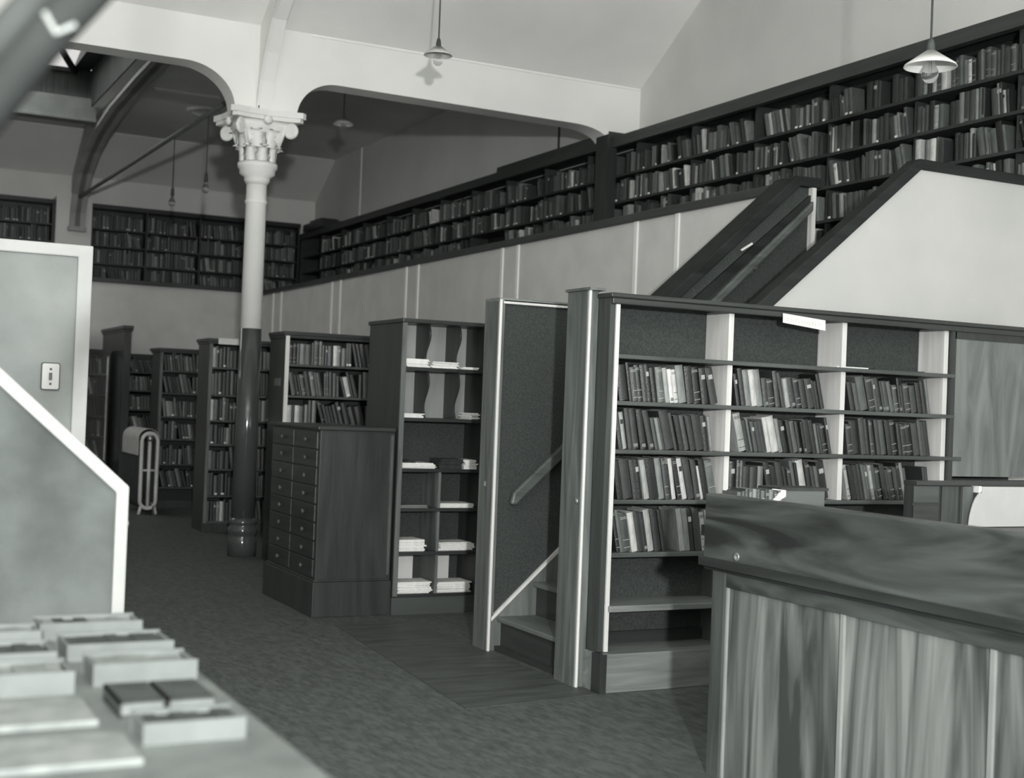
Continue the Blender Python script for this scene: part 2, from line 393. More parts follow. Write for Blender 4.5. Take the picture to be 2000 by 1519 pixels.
def cover_geo(mb, t, h, d, ci=0, li=1, seg=6, label=0, mtx=None):
    tb = min(.003, t * .18); bul = min(.007, t * .22)
    outer = [(0, d), (0, bul)] + [(t * i / seg, bul * (1 - math.sin(PI * i / seg))) for i in range(1, seg)] + [(t, bul), (t, d)]
    pts = outer + [(t - tb, d), (t - tb, bul + .004), (tb, bul + .004), (tb, d)]
    mb.prism(pts, 'z', 0, h, ci, mtx)
    if label & 1:
        zz = h * .68; mb.box(t * .22, t * .78, -.0008, bul, zz, zz + h * .12, li, mtx)
    if label & 2:
        for q in (.1, .3, .86, .9): mb.box(t * .1, t * .9, -.0006, bul, h * q, h * q + .0025, li, mtx)
    if label & 4: mb.box(t * .2, t * .8, -.001, bul, h * .05, h * .05 + .018, 2, mtx)
def ordinal(n):
    w = 'first second third fourth fifth sixth seventh eighth ninth tenth eleventh twelfth thirteenth fourteenth fifteenth sixteenth seventeenth eighteenth nineteenth twentieth'.split()
    if n < 20: return w[n]
    tens = {20: 'twenty', 30: 'thirty', 40: 'forty', 50: 'fifty', 60: 'sixty', 70: 'seventy', 80: 'eighty', 90: 'ninety'}
    q = (n // 10) * 10; r = n - q
    if n < 29: return 'twenty-' + w[n - 20]
    m = n + 1; q = m // 10 * 10; r = m % 10
    if q >= 100: return '%dth' % m
    return tens[q] + ('-' + w[r - 1] if r else '')
def tone_word(ci): return 'black' if ci < 3 else 'dark grey' if ci < 6 else 'mid grey' if ci < 8 else 'pale' if ci < 10 else 'white'
def make_book(b):
    mb = MB(); lab = random.choice([0, 0, 0, 0, 2, 2, 1, 4, 0, 0])
    cover_geo(mb, b['t'], b['h'], b['d'], 0, 1, 8, lab)
    me_m = [covers[b['ci']], gild if b['ci'] < 8 else covers[1], card_m]
    loc, a = book_matrix(b)
    o = mb.build('book', me_m, None, (0, 0, 0))
    t = b['t']; tb = min(.003, t * .18)
    p = MB().box(tb, t - tb, min(.007, t * .22) + .004, b['d'] - .004, .003, b['h'] - .003).build('page_block', pages, o)
    o.location = loc; o.rotation_euler = (0, -b['th'], a)
    lean = 'leaning' if math.degrees(b['th']) > 4 else 'upright'
    size = 'thick' if t > .04 else 'slim' if t < .023 else ''
    sh = 'tall ' if b['h'] > .23 else ''
    wds = ' '.join(x for x in (tone_word(b['ci']), sh.strip(), size, lean, 'book,') if x)
    if len(wds.split()) > 5: wds = wds.replace('tall ', '').replace('short ', '')
    tag(o, '%s %s from left, %s' % (wds, ordinal(b['i']), b['where'][0]), 'book', b['where'][1])
def finish_books():
    def key(b):
        loc, a = book_matrix(b)
        d = (loc + Vector((0, 0, .1)) - CAM)
        return d.length / (1.0 if b['orient'] == 'front' else .9)
    def in_view(b):
        if b['where'][0] == 'x': return False
        if b['orient'] == 'front': return not (abs(b['pos'] - 11.53) < .1 and b['u'] > 4.3)
        y = -b['u']; q = 6.38 / y
        if y < 6.5: return False
        z_, x_ = 1.5 + (b['z'] + .1 - 1.5) * q, 7.25 * q
        g = 3.165 if x_ > 6.08 else 2.125 + max(0, x_ - 4.86) * .816
        if z_ < g: return False
        return y < 7.5 / 6.0 * 7.25 or 1.5 + (b['z'] + .1 - 1.5) * 6.0 / 7.25 > 3.17
    bs = sorted([b for b in BOOKS if in_view(b)], key=key) + [b for b in BOOKS if not in_view(b)]
    for b in bs[:294]: make_book(b)
    st = MB()
    for b in bs[294:]:
        loc, a = book_matrix(b)
        m4 = Matrix.Translation(loc) @ Matrix.Rotation(a, 4, 'Z') @ Matrix.Rotation(-b['th'], 4, 'Y')
        t, h, d = b['t'], b['h'], b['d']; bul = min(.007, t * .22)
        pts = [(0, d), (0, bul)] + [(t * i / 4, bul * (1 - math.sin(PI * i / 4))) for i in range(1, 4)] + [(t, bul), (t, d)]
        st.prism(pts, 'z', 0, h, b['ci'], m4)
        r = random.random()
        if r < .13: st.box(t * .2, t * .8, -.001, bul, h * .04, h * .04 + .016, 11, m4)
        elif r < .2: st.box(t * .2, t * .8, -.001, bul, h * .7, h * .82, 12, m4)
    o = st.build('shelved_books', covers + [paper, gild], None, (7.3, 14, 2.3))
    tag(o, 'hundreds of small dark books filling the gallery shelves and the far bookcases', 'books', None, 'stuff')

# ------------------------------------------------------------------ bookcases
def bookcase(name, label, x0, x1, yf, yb, H, shelves, side=.03, end_m=dk, edge=None, cornice=.03, plinth=.1, back=felt_d, top_m=dkx, shelf_m=shelfw, proj=.02, shelf_names='shelf'):
    r = empty(name, (x0, yf, 0), label, 'bookcase')
    Bx(x0, x0 + side, yf, yb, 0, H).build('side_panel', end_m, r, bevel=.003)
    Bx(x1 - side, x1, yf, yb, 0, H).build('side_panel', end_m, r, bevel=.003)
    Bx(x0 + side, x1 - side, yb - .02, yb, 0, H).build('back_panel', back, r)
    if edge: Bx(x0 - .004, x0 + side + .002, yf - .012, yf, plinth, H - .01).build('edge_bead', edge, r)
    if cornice:
        mb = Bx(x0 - cornice, x1 + cornice, yf - cornice, yb, H - .005, H + .03).box(x0 - cornice * .5, x1 + cornice * .5, yf - cornice * .5, yb, H - .03, H)
        mb.build('cornice', top_m, r, bevel=.004)
    Bx(x0 - proj * .5, x1, yf - proj * .6, yf + .02, 0, plinth).build('plinth', end_m, r)
    for z in shelves: Bx(x0 + side, x1 - side, yf + .004, yb - .02, z - .022, z).build('shelf', shelf_m, r, bevel=.002)
    return r
XB = 6.1
# the near bookcase under the stair guard
bc = empty('bookcase', (3.67, 6.1, 0), 'wide oak bookcase with pale dividers built against the stair, nearest to the counter', 'bookcase')
Bx(3.672, 3.72, 6.1, 6.36, .21, 2.10).build('side_panel', wood('side_wood', .035, .06, 'z', 10, .45), bc)
Bx(3.704, 3.728, 6.088, 6.099, .21, 2.099).build('edge_bead', bead, bc)
Bx(3.72, 6.92, 6.34, 6.36, .2, 2.10).build('back_panel', felt, bc)
for x in (4.5, 5.32, 6.13):
    Bx(x - .035, x, 6.12, 6.34, .2 if x < 4.4 else 1.0, 2.08).build('divider', lw, bc, bevel=.002)
for z in (1.80, 1.55, 1.29, 1.02):
    Bx(3.72, 6.17 if z > 1.3 or z < 1.2 else 6.24, 6.09, 6.34, z - .024, z).build('shelf', shelfw, bc, bevel=.004)
Bx(3.72, 4.53, 6.09, 6.34, .71, .735).build('shelf', shelfw, bc, bevel=.003)
Bx(3.72, 6.13, 6.07, 6.34, .42, .455).build('ledge', mdx, bc, bevel=.006)
Bx(3.74, 6.13, 6.32, 6.34, .2, .27).build('skirting_strip', dkx, bc)
Bx(4.5, 4.53, 6.1, 6.34, .2, 1.0).build('divider', wood('shade_divider', .08, .12, 'z'), bc)
Bx(3.655, 6.92, 6.04, 6.36, 0, .205).build('plinth', mdx, bc, bevel=.004)
Bx(3.65, 3.69, 6.03, 6.12, 0, .207).build('plinth_block', dk, bc)
Bx(3.66, 6.92, 6.07, 6.37, 2.10, 2.125).box(3.675, 6.915, 6.08, 6.1, 2.065, 2.10).build('top_rail', dkx, bc, bevel=.006)
Bx(6.17, 6.92, 6.1, 6.12, 1.17, 2.02).build('end_cupboard_door', plyd, bc)
Bx(6.16, 6.92, 6.095, 6.13, 2.02, 2.08).box(6.135, 6.17, 6.095, 6.13, .2, 2.08).box(6.17, 6.92, 6.1, 6.13, .2, 1.15).build('end_frame', dk, bc)
tag(MB().prism([(4.80, 2.088), (5.11, 2.066), (5.112, 2.006), (4.802, 2.034)], 'y', 6.068, 6.07).build('shelf_sign', paper_w), 'white card label with faint pencil writing on the near bookcase top rail', 'sign')
sg = [o for o in bpy.data.objects if o.name == 'shelf_sign'][0]
mk = MB()
for i in range(13):
    x = 4.835 + i * .02; z = 2.045 - (x - 4.8) * .075
    hh = .014 if i % 3 else .022
    mk.box(x, x + .002, 6.0672, 6.068, z, z + hh)
    if i % 2: mk.box(x, x + .012, 6.0672, 6.068, z + hh, z + hh + .002)
mk.build('faint_writing', mat('faint_pencil', .45, .5, .8), sg)
rows_n = [('top row', 1.80), ('second row', 1.55), ('third row', 1.29)]
bays = [('left bay', 3.732, 4.462), ('middle bay', 4.508, 5.282), ('right bay', 5.328, 6.09)]
tw_near = [7, 6, 5, 4, 3, 3, 3, 3.5, 3.2, 2.2, .7]
for nm, z in [('top row', 1.55), ('second row', 1.29), ('third row', 1.02)]:
    for bn, a, b in bays:
        top = {1.55: 1.776, 1.29: 1.526, 1.02: 1.266}[z]
        hm = top - z - .012
        tww = list(tw_near)
        if bn == 'right bay': tww = [6, 6, 6, 5, 4, 3, 2, 1.5, .8, .4, .1]
        fill_row(a, b - (.02 if bn != 'right bay' else .05), z, hm - .05, hm, 6.115, ('%s, %s of near bookcase' % (nm, bn), 'books in the near bookcase'), lean=.9, tw=tww, depth=.17, maxlean=15, gap=.05, minlean=9, tmin=.018, tmax=.05)
fill_row(3.732, 4.46, .735, .2, .24, 6.115, ('bottom row of near bookcase', 'books in the near bookcase'), lean=1, tw=tw_near, depth=.17, maxlean=17, minlean=9, tmin=.02, tmax=.05)
lb = MB().box(5.55, 5.95, 6.13, 6.26, 1.80, 1.806).build('magazine', dk); tag(lb, 'thin dark magazine lying on the empty top shelf of the near bookcase', 'magazine')
lb = MB().box(5.42, 5.66, 6.14, 6.28, 1.806 - .006, 1.803 + .006).build('pamphlet', paper_w); lb.location.x -= .15; tag(lb, 'thin white pamphlet lying on the empty top shelf of the near bookcase', 'pamphlet')

# ------------------------------------------------------------------ staircase and its walls
st = empty('staircase', (3.67, 6.9, 0), 'narrow wooden staircase climbing to the gallery between two partitions', 'staircase')
tread_m = wood('tread_wood', .10, .17, 'y', 10, .5); riser_m = wood('riser_wood', .03, .05, 'y', 10, .5)
for i in range(11):
    x = 3.70 + i * .24; z = .207 * (i + 1)
    t_ = Bx(x - .03, x + .25, 6.45, 7.315, z - .03, z).build('tread', tread_m, st, bevel=.006)
    Bx(x, x + .02, 6.45, 7.315, z - .207 + (0.0 if i else 0), z - .03).build('riser', riser_m, st)
Bx(3.66, 3.70, 6.45, 7.315, 0, .03).build('riser_foot', riser_m, st)
fp = empty('stair_partition', (3.6, 7.4, 0), 'far stair partition, dark pinboard with oak end post and sloping guard', 'partition')
MB().prism([(3.64, 0), (6.0, 0), (6.0, 3.12), (5.86, 3.12), (4.76, 2.14), (3.64, 2.14)], 'y', 7.32, 7.46).build('board', felt, fp)
Bx(3.60, 3.645, 7.30, 7.49, 0, 2.14).build('end_post', md, fp, bevel=.003)
Bx(3.603, 3.62, 7.285, 7.30, 0, 2.15).box(3.63, 4.85, 7.29, 7.33, 2.125, 2.15).build('bead', bead, fp, bevel=.003)
Bx(3.6, 4.8, 7.29, 7.49, 2.14, 2.16).build('cap', mdx, fp)
MB().prism([(4.70, 2.16), (4.78, 2.13), (5.87, 3.09), (6.05, 3.09), (6.05, 3.16), (5.84, 3.16)], 'y', 7.27, 7.52).build('sloping_rail', guard, fp, bevel=.01)
MB().prism([(4.86, 2.11), (4.9, 2.05), (6.0, 3.0), (6.0, 3.06)], 'y', 7.295, 7.32).build('inner_moulding', guard, fp)
Bx(5.975, 6.01, 7.28, 7.32, 2.5, 3.09).build('pale_end_strip', lw, fp)
MB().prism([(3.63, 0), (3.63, .19), (6.0, 2.34), (6.0, 2.2), (3.75, 0)], 'y', 7.305, 7.32).build('stringer', md, fp)
MB().prism([(3.63, .18), (3.63, .205), (6.0, 2.36), (6.0, 2.335)], 'y', 7.298, 7.32).build('stringer_bead', bead, fp)
MB().box(3.593, 3.6, 7.39, 7.41, 1.0, 1.03).build('latch', glint, fp)
MB().prism([(5.40, 2.60), (5.49, 2.655), (5.48, 2.665), (5.39, 2.61)], 'y', 7.285, 7.295).build('paper_slip', paper_w, fp)
hr = empty('handrail', (3.7, 7.25, .95), 'dark oak handrail fixed on the pinboard beside the stairs', 'handrail')
MB().prism([(3.70, .90), (3.715, .97), (5.95, 2.99), (5.95, 2.92), (3.735, .895)], 'y', 7.225, 7.265).build('rail', wood('handrail_wood', .06, .11, 'x', 10), hr, bevel=.012)
for x in (3.93, 4.7, 5.5):
    z = .92 + (x - 3.7) * .9
    MB().tube([(x, 7.245, z), (x, 7.26, z - .05), (x, 7.32, z - .05)], .011, 8).lathe([(0, 0), (.03, 0), (.03, .012), (0, .012)], (0, 0, 0), 14, 0, Matrix.Translation((x, 7.318, z - .05)) @ Matrix.Rotation(PI / 2, 4, 'X')).build('bracket', iron, hr)
npn = empty('stair_partition', (3.6, 6.4, 0), 'near stair partition with tall oak end post and white sloping guard panel', 'partition')
shape = [(3.66, 2.125), (4.86, 2.125), (6.08, 3.12), (7.24, 3.12), (7.24, 2.125), (7.24, 0), (3.66, 0)]
MB().prism([(3.67, 0), (3.67, 2.125), (4.86, 2.125), (6.08, 3.12), (7.24, 3.12), (7.24, 0)], 'y', 6.38, 6.41).build('white_panel', white_board, npn)
MB().prism([(3.67, 0), (3.67, 2.125), (4.86, 2.125), (6.08, 3.12), (7.24, 3.12), (7.24, 0)], 'y', 6.41, 6.44).build('inner_board', felt_d, npn)
MB().prism([(4.80, 2.13), (4.88, 2.09), (6.09, 3.10), (7.24, 3.10), (7.24, 3.165), (6.065, 3.165)], 'y', 6.35, 6.47).build('sloping_rail', guard, npn, bevel=.01)
Bx(3.60, 3.67, 6.22, 6.44, 0, 2.14).build('end_post', md, npn, bevel=.003)
Bx(3.602, 3.618, 6.20, 6.22, 0, 2.15).build('bead', bead, npn, bevel=.006)
Bx(3.59, 3.69, 6.18, 6.45, 2.14, 2.155).build('cap', md, npn)
MB().lathe([(0, 0), (.014, 0), (.016, .008), (.006, .012), (0, .012)], (0, 0, 0), 14, 0, Matrix.Translation((3.60, 6.25, 1.0)) @ Matrix.Rotation(-PI / 2, 4, 'Y')).build('latch', glint, npn)

# ------------------------------------------------------------------ newspaper rack
rk = empty('newspaper_rack', (3.55, 8.72, 0), 'tall dark newspaper rack with wavy dividers and pigeonholes', 'rack')
Bx(3.55, 3.58, 8.72, 9.36, 0, 2.06).build('side_panel', dk, rk, bevel=.002)
Bx(3.548, 3.583, 8.705, 8.72, .13, 2.06).build('edge_strip', md, rk)
Bx(4.19, 4.22, 8.72, 9.36, 0, 2.06).build('side_panel', dk, rk)
Bx(3.542, 4.25, 8.69, 9.38, 2.06, 2.09).build('top_board', dkx, rk, bevel=.004)
Bx(3.58, 4.19, 9.02, 9.04, 1.39, 2.06).build('pale_back_boards', lwm, rk)
Bx(3.58, 4.19, 9.0, 9.02, 1.03, 1.37).build('back_panel', felt, rk)
Bx(3.58, 4.19, 9.04, 9.06, .13, 1.01).build('lower_back_panel', felt, rk)
for z in (1.75, 1.39, 1.03, .75, .44, .14):
    Bx(3.58, 4.19, 8.72, 9.04, z - .025, z).build('shelf', dkx, rk, bevel=.002)
for x in (3.79, 4.03):
    for z0, z1 in ((1.39, 1.725), (1.75, 2.06)):
        pts = [(9.02, z0), (9.02, z1)]
        for j in range(13):
            q = j / 12; pts.append((8.80 - .035 * math.sin(q * 2 * PI) + .02 * q, z1 - (z1 - z0) * q))
        MB().prism(pts, 'x', x - .008, x + .008).build('wavy_divider', dk, rk)
Bx(3.875, 3.895, 8.725, 9.04, .14, 1.005).build('upright', md, rk)
Bx(3.54, 4.22, 8.70, 8.74, 0, .12).build('plinth', wood('rack_plinth', .05, .08, 'x'), rk)
def npile(x0, x1, z, n, where, m=None, y0=8.75, curl=0, dep=.2, thick=.009):
    m = m or paper
    for i in range(n):
        dx = random.uniform(-.012, .012); dy = random.uniform(-.015, .015); th = thick * random.uniform(.7, 1.3)
        nx = 8; vs = []
        for j in range(nx + 1):
            q = j / nx; x = x0 + (x1 - x0) * q + dx
            zz = z + curl * (q ** 3) * (1 if i else .6)
            vs += [(x, y0 + dy, zz), (x, y0 + dy + dep, zz), (x, y0 + dy + dep, zz + th * .82), (x, y0 + dy, zz + th * .82)]
        fs = []
        for j in range(nx):
            a = j * 4; b = a + 4
            fs += [(a, a + 1, b + 1, b)[::-1], (a + 1, a + 2, b + 2, b + 1)[::-1], (a + 2, a + 3, b + 3, b + 2)[::-1], (a + 3, a, b, b + 3)[::-1]]
        fs += [(0, 1, 2, 3), (nx * 4 + 3, nx * 4 + 2, nx * 4 + 1, nx * 4)]
        o = MB().add(vs, fs).build('newspaper', m); tag(o, where, 'newspaper', where.replace('folded newspaper', 'newspapers').replace('dark ', ''))
        o.rotation_euler.z = math.radians(random.uniform(-3.5, 3.5))
        z += th * .9 + .0005
    return z
npile(3.595, 3.775, 1.75, 7, 'folded newspaper in the left pile on the rack top shelf')
npile(3.81, 4.01, 1.75, 5, 'folded newspaper in the middle pile on the rack top shelf')
npile(4.05, 4.18, 1.75, 2, 'folded newspaper in the right pile on the rack top shelf')
npile(3.595, 3.75, 1.39, 4, 'folded newspaper in the left pile on the rack second shelf')
npile(4.12, 4.185, 1.39, 6, 'folded newspaper in the right pile on the rack second shelf')
z = npile(3.59, 3.86, 1.03, 5, 'folded newspaper in the pale pile on the rack third shelf')
npile(3.59, 3.70, z, 2, 'dark folded newspaper on top of the pale third shelf pile', paper_d)
npile(3.89, 4.07, 1.03, 8, 'dark folded newspaper in the middle of the rack third shelf', paper_d)
npile(4.085, 4.185, 1.03, 8, 'folded newspaper at the right end of the rack third shelf')
npile(3.59, 3.82, .75, 2, 'dark folded newspaper in the upper left pigeonhole', mat('grey_paper', .15, .2))
npile(3.91, 4.18, .75, 3, 'folded newspaper in the upper right pigeonhole')
npile(3.59, 3.80, .44, 9, 'folded newspaper in the middle left pigeonhole')
npile(3.905, 4.18, .44, 7, 'folded newspaper in the middle right pigeonhole')
npile(3.59, 3.86, .14, 9, 'folded newspaper in the bottom left pigeonhole', None, 8.75, -.0)
npile(3.905, 4.17, .14, 9, 'folded newspaper in the bottom right pigeonhole')
tag(Bx(3.585, 3.83, 9.03, 9.036, .15, .41).build('poster_card', paper_w), 'white card standing at the back of the bottom left pigeonhole', 'card')
tag(Bx(3.90, 4.12, 9.03, 9.036, .15, .41).build('poster_card', paper_w), 'white card standing at the back of the bottom right pigeonhole', 'card')

# ------------------------------------------------------------------ dark card-index cabinet
cb = empty('drawer_cabinet', (3.26, 9.3, 0), 'dark stained cabinet of sixteen small drawers standing in front of the newspaper rack', 'cabinet')
Bx(2.99, 3.54, 8.75, 9.86, .25, 1.285).build('carcase', dk, cb, bevel=.003)
Bx(2.965, 3.535, 8.725, 9.88, 1.285, 1.31).build('top', dkx, cb, bevel=.005)
Bx(2.965, 3.54, 8.72, 9.89, 0, .24).box(2.975, 3.535, 8.735, 9.875, .24, .255).build('plinth', dk, cb, bevel=.004)
Bx(3.505, 3.525, 8.735, 8.75, .28, 1.26).build('edge_bead', mat('worn_bead', .08, .1, .4), cb)
for c_, (y0, y1) in enumerate(((8.79, 9.30), (9.32, 9.83))):
    for r_ in range(8):
        z0 = .27 + r_ * .126
        d = Bx(2.978, 2.992, y0, y1, z0, z0 + .118).build('drawer', wood('drawer_wood', .022, .04, 'y', 9, .35, .45), cb, bevel=.004)
        yk = 8.99 if c_ == 0 else 9.54
        MB().lathe([(.006, 0), (.006, .012), (.015, .016), (.017, .024), (.011, .03), (0, .032)], (0, 0, 0), 14, 0, Matrix.Translation((2.98, yk, z0 + .059)) @ Matrix.Rotation(-PI / 2, 4, 'Y')).build('knob', mat('drawer_knob', .06, .09, .3), d)

# ------------------------------------------------------------------ far stacks
A = bookcase('bookcase', 'dark bookcase behind the drawer cabinet with a pale front edge', 3.57, 4.9, 11.5, 11.98, 2.06, (1.80, 1.52, 1.23, .95, .66, .38, .11), edge=bead, cornice=.02)
for nm, z, hm in (('top row', 1.80, .225), ('second row', 1.52, .245), ('third row', 1.23, .255)):
    fill_row(3.61, 4.86, z, hm - .06, hm, 11.52, ('%s of bookcase behind drawer cabinet' % nm, 'books in the bookcase behind the cabinet'), lean=.3 if z != 1.52 else .9, depth=.17, tmin=.02, tmax=.05, gap=.08)
tag(Bx(3.567, 3.57, 11.62, 11.8, 1.60, 1.67).build('shelf_label', mat('label_card', .12, .16)), 'small grey card label on the end of the bookcase behind the cabinet', 'label')
bookcase('bookcase', 'dark bookcase with a white sign, seen just left of the iron column', 3.62, 5.0, 14.4, 14.9, 2.08, (1.80, 1.50, 1.22, .96, .69, .40, .12), edge=md, cornice=.03)
tag(Bx(3.70, 4.0, 14.355, 14.36, 2.05, 2.115).build('shelf_sign', paper_w), 'white sign on the top of the bookcase left of the column', 'sign')
for j, z in enumerate((1.80, 1.50, 1.22, .96, .69, .40, .12)):
    hm = (.24, .27, .25, .23, .24, .26, .25)[j]
    fill_row(3.66, 4.96, z, hm - .06, hm, 14.42, ('%s of bookcase left of the column' % ordinal(j).replace('first', 'top') if 0 else 'row %s' % ordinal(j), 'x'), lean=.25, depth=.17, tmin=.022, tmax=.05)
bookcase('bookcase', 'dark bookcase standing beside the pale radiator', 3.76, 5.2, 17.5, 18.0, 2.05, (1.79, 1.50, 1.19, .90, .57, .27), edge=md, cornice=.04)
for j, z in enumerate((1.79, 1.50, 1.19, .90, .57, .27)):
    fill_row(3.80, 5.1, z, .19, .25, 17.52, ('x', 'x'), lean=.25 if z > .5 else .7, depth=.17, tmin=.022, tmax=.05)
bookcase('bookcase', 'dark bookcase behind the radiator with leaning pale booklets', 3.68, 5.1, 19.25, 20.6, 2.07, (1.78, 1.52, 1.25, .96, .66, .36), cornice=.0)
for j, z in enumerate((1.78, 1.52, 1.25, .96, .66, .36)):
    fill_row(3.70, 4.9, z, .15, .22, 19.27, ('x', 'x'), lean=.95, depth=.17, tmin=.02, tmax=.04, maxlean=26, tw=[1, 1, 2, 3, 3, 4, 4, 4, 3, 0, 0] if j in (1, 2) else None)
eb = empty('end_panel', (3.62, 19.7, 0), 'tall dark panelled bookcase end with cornice rising above the far cases', 'bookcase end')
Bx(3.56, 3.66, 18.95, 20.6, 0, 2.36).build('panel', dk, eb)
Bx(3.53, 3.675, 18.88, 20.62, 2.36, 2.41).box(3.545, 3.67, 18.92, 20.6, 2.33, 2.36).build('cornice', dkx, eb, bevel=.006)
gc = bookcase('glazed_bookcase', 'glass fronted dark bookcase half hidden behind the pale door', 2.6, 3.5, 19.6, 20.1, 2.05, (1.74, 1.44, 1.14, .84, .54), edge=None, cornice=.02)
Bx(3.455, 3.475, 19.58, 19.6, .5, 1.98).build('door_edge', metal_m, gc)
Bx(2.63, 3.47, 19.585, 19.59, .1, 2.02).build('glass_pane', glass, gc)
for z in (1.74, 1.44, 1.14, .84, .54): fill_row(2.64, 3.44, z, .18, .25, 19.64, ('x', 'x'), lean=.8, depth=.17, tmin=.022, tmax=.05)

# ------------------------------------------------------------------ gallery shelving
gd = wood('gallery_wood', .03, .045, 'y', 8, .6, .2)
gs = empty('gallery_shelving', (7.4, 14, 2.28), 'long dark shelving full of books along the right gallery wall', 'shelving')
Bx(7.545, 7.575, 3.2, 22.6, 2.28, 4.3).build('back_panel', wood('gallery_back', .022, .03, 'y', 8, .8, .1), gs)
zr = [3.97, 3.69, 3.42, 3.14, 2.86, 2.58]
for z in zr: Bx(7.25, 7.545, 3.2, 22.6, z - .024, z).build('shelf', gd, gs)
MB().prism([(7.2, 4.26), (7.2, 4.37), (7.575, 4.37), (7.575, 4.30), (7.27, 4.30), (7.27, 4.26)], 'y', 3.2, 12.1).build('cornice', dky, gs)
MB().prism([(7.2, 4.28), (7.2, 4.44), (7.575, 4.44), (7.575, 4.32), (7.27, 4.32), (7.27, 4.28)], 'y', 12.1, 14.8).build('cornice', dky, gs)
MB().prism([(7.2, 4.28), (7.2, 4.38), (7.575, 4.38), (7.575, 4.32), (7.27, 4.32), (7.27, 4.28)], 'y', 14.8, 22.6).build('cornice', dky, gs)
ups = [3.7 + i * 1.0 for i in range(19)]
for y in ups: Bx(7.29, 7.545, y - .01, y + .01, 2.28, 4.28).build('upright', gd, gs)
Bx(7.22, 7.575, 22.61, 22.98, 2.28, 4.38).build('end_panel', gd, gs)
Bx(7.15, 7.26, 12.05, 12.3, 2.28, 4.40).build('pilaster', dk, gs)
twg = [2, 3, 3, 4, 6, 7, 6, 4, 2.2, .7, .35]
for ri, z in enumerate(zr):
    if ri < 3: rng = [(ups[i], ups[i] + 1.0) for i in range(2, 18)]
    else: rng = [(ups[i], ups[i] + 1.0) for i in range(2, 6)]
    for a, b in rng:
        if random.random() < .04: continue
        fill_row(-(b - .02), -(a + .02), z, .17, .235, 7.265, ('%s gallery shelf down, %s bay from right' % (ordinal(ri), ordinal(int(round(a - 5.7)))), 'books on the right gallery shelves'), orient='side', lean=.35, tw=twg, depth=.15, tmin=.022, tmax=.06, gap=.3, fill=.95 if ri else .82, maxlean=16)
bs = empty('gallery_shelving', (5, 22.8, 2.28), 'dark shelving full of books along the far gallery wall', 'shelving')
Bx(3.64, 7.21, 22.93, 22.99, 2.28, 4.5).build('back_panel', dk, bs)
Bx(3.64, 7.21, 22.62, 22.99, 4.49, 4.56).build('cornice', dkx, bs)
for z in (4.17, 3.89, 3.60, 3.31): Bx(3.64, 7.21, 22.66, 22.93, z - .025, z).build('shelf', dkx, bs)
for x in (3.66, 4.55, 5.45, 6.35, 7.19): Bx(x - .015, x + .015, 22.65, 22.93, 2.28, 4.5).build('upright', dk, bs)
b2 = empty('gallery_shelving', (2.5, 22.8, 2.28), 'short dark shelving of books left of the truss pier', 'shelving')
Bx(1.5, 3.06, 22.93, 22.99, 2.28, 4.5).build('back_panel', dk, b2)
Bx(1.5, 3.3, 22.62, 22.99, 4.49, 4.56).build('cornice', dkx, b2)
Bx(3.03, 3.07, 22.62, 22.93, 2.28, 4.5).build('upright', dk, b2)
for z in (4.17, 3.89, 3.60, 3.31):
    Bx(1.5, 3.06, 22.66, 22.93, z - .025, z).build('shelf', dkx, b2)
    for a, b in ((3.68, 4.53), (4.57, 5.43), (5.47, 6.33), (6.37, 7.16), (2.1, 3.0)):
        fill_row(a, b, z, .18, .25, 22.68, ('x', 'x'), lean=.12, depth=.15, tmin=.022, tmax=.05, tw=[1, 1, 2, 4, 6, 6, 5, 3, 1, .3, 0])
bxs = empty('box_pile', (7.2, 22.0, 4.4), 'dark bundle lying on top of the shelving at the gallery corner', 'bundle')
Bx(7.15, 7.5, 21.3, 22.3, 4.382, 4.5).build('lower_box', dk, bxs)
Bx(7.2, 7.5, 21.5, 22.1, 4.5, 4.55).build('upper_box', dk, bxs)

# ------------------------------------------------------------------ radiator
iron_shaded = mat('shaded_iron', .03, .04, .6)  # shade below the hood put into the colour of rear sections and hubs
rd = empty('radiator', (3.47, 17.2, 0), 'pale cast iron column radiator standing end-on by the far bookcases', 'radiator')
for i in range(8):
    y = 16.55 + i * .13
    mb = MB()
    loop = arc(3.47, .90, .095, 180, 0, 10) + arc(3.47, .17, .095, 0, -180, 10)
    mb.tube([(a, y, b) for a, b in loop], .024, 8, closed=True)
    mb.tube([(3.47, y, .1), (3.47, y, .97)], .022, 8)
    mb.tube([(3.38, y, .54), (3.56, y, .54)], .014, 6)
    mb.build('section', silver if i < 1 else iron_shaded, rd)
    if i < 7: MB().tube([(3.47, y, .93), (3.47, y + .13, .93)], .035, 10).tube([(3.47, y, .15), (3.47, y + .13, .15)], .035, 10).build('hub', iron_shaded, rd)
MB().lathe([(0, 0), (.035, 0), (.035, .02), (.02, .03), (0, .03)], (0, 0, 0), 16, 0, Matrix.Translation((3.47, 16.53, .93)) @ Matrix.Rotation(PI / 2, 4, 'X')).build('end_plug', metal_m, rd)
for x in (3.39, 3.55): MB().tube([(x, 16.55, .1), (x + (x - 3.47) * .3, 16.55, 0)], .02, 8).build('foot', silver, rd)
MB().tube([(3.53, 16.5, .0), (3.53, 16.5, .12), (3.5, 16.52, .15)], .014, 8).build('valve_pipe', metal_m, rd)
MB().prism([(x, z + .02) for x, z in arc(3.47, .90, .13, 180, 0, 10)] + [(x, z + .02) for x, z in arc(3.47, .90, .125, 0, 180, 10)], 'y', 16.62, 17.6).box(3.34, 3.347, 16.62, 17.6, .72, .93).build('cover_hood', silver, rd)

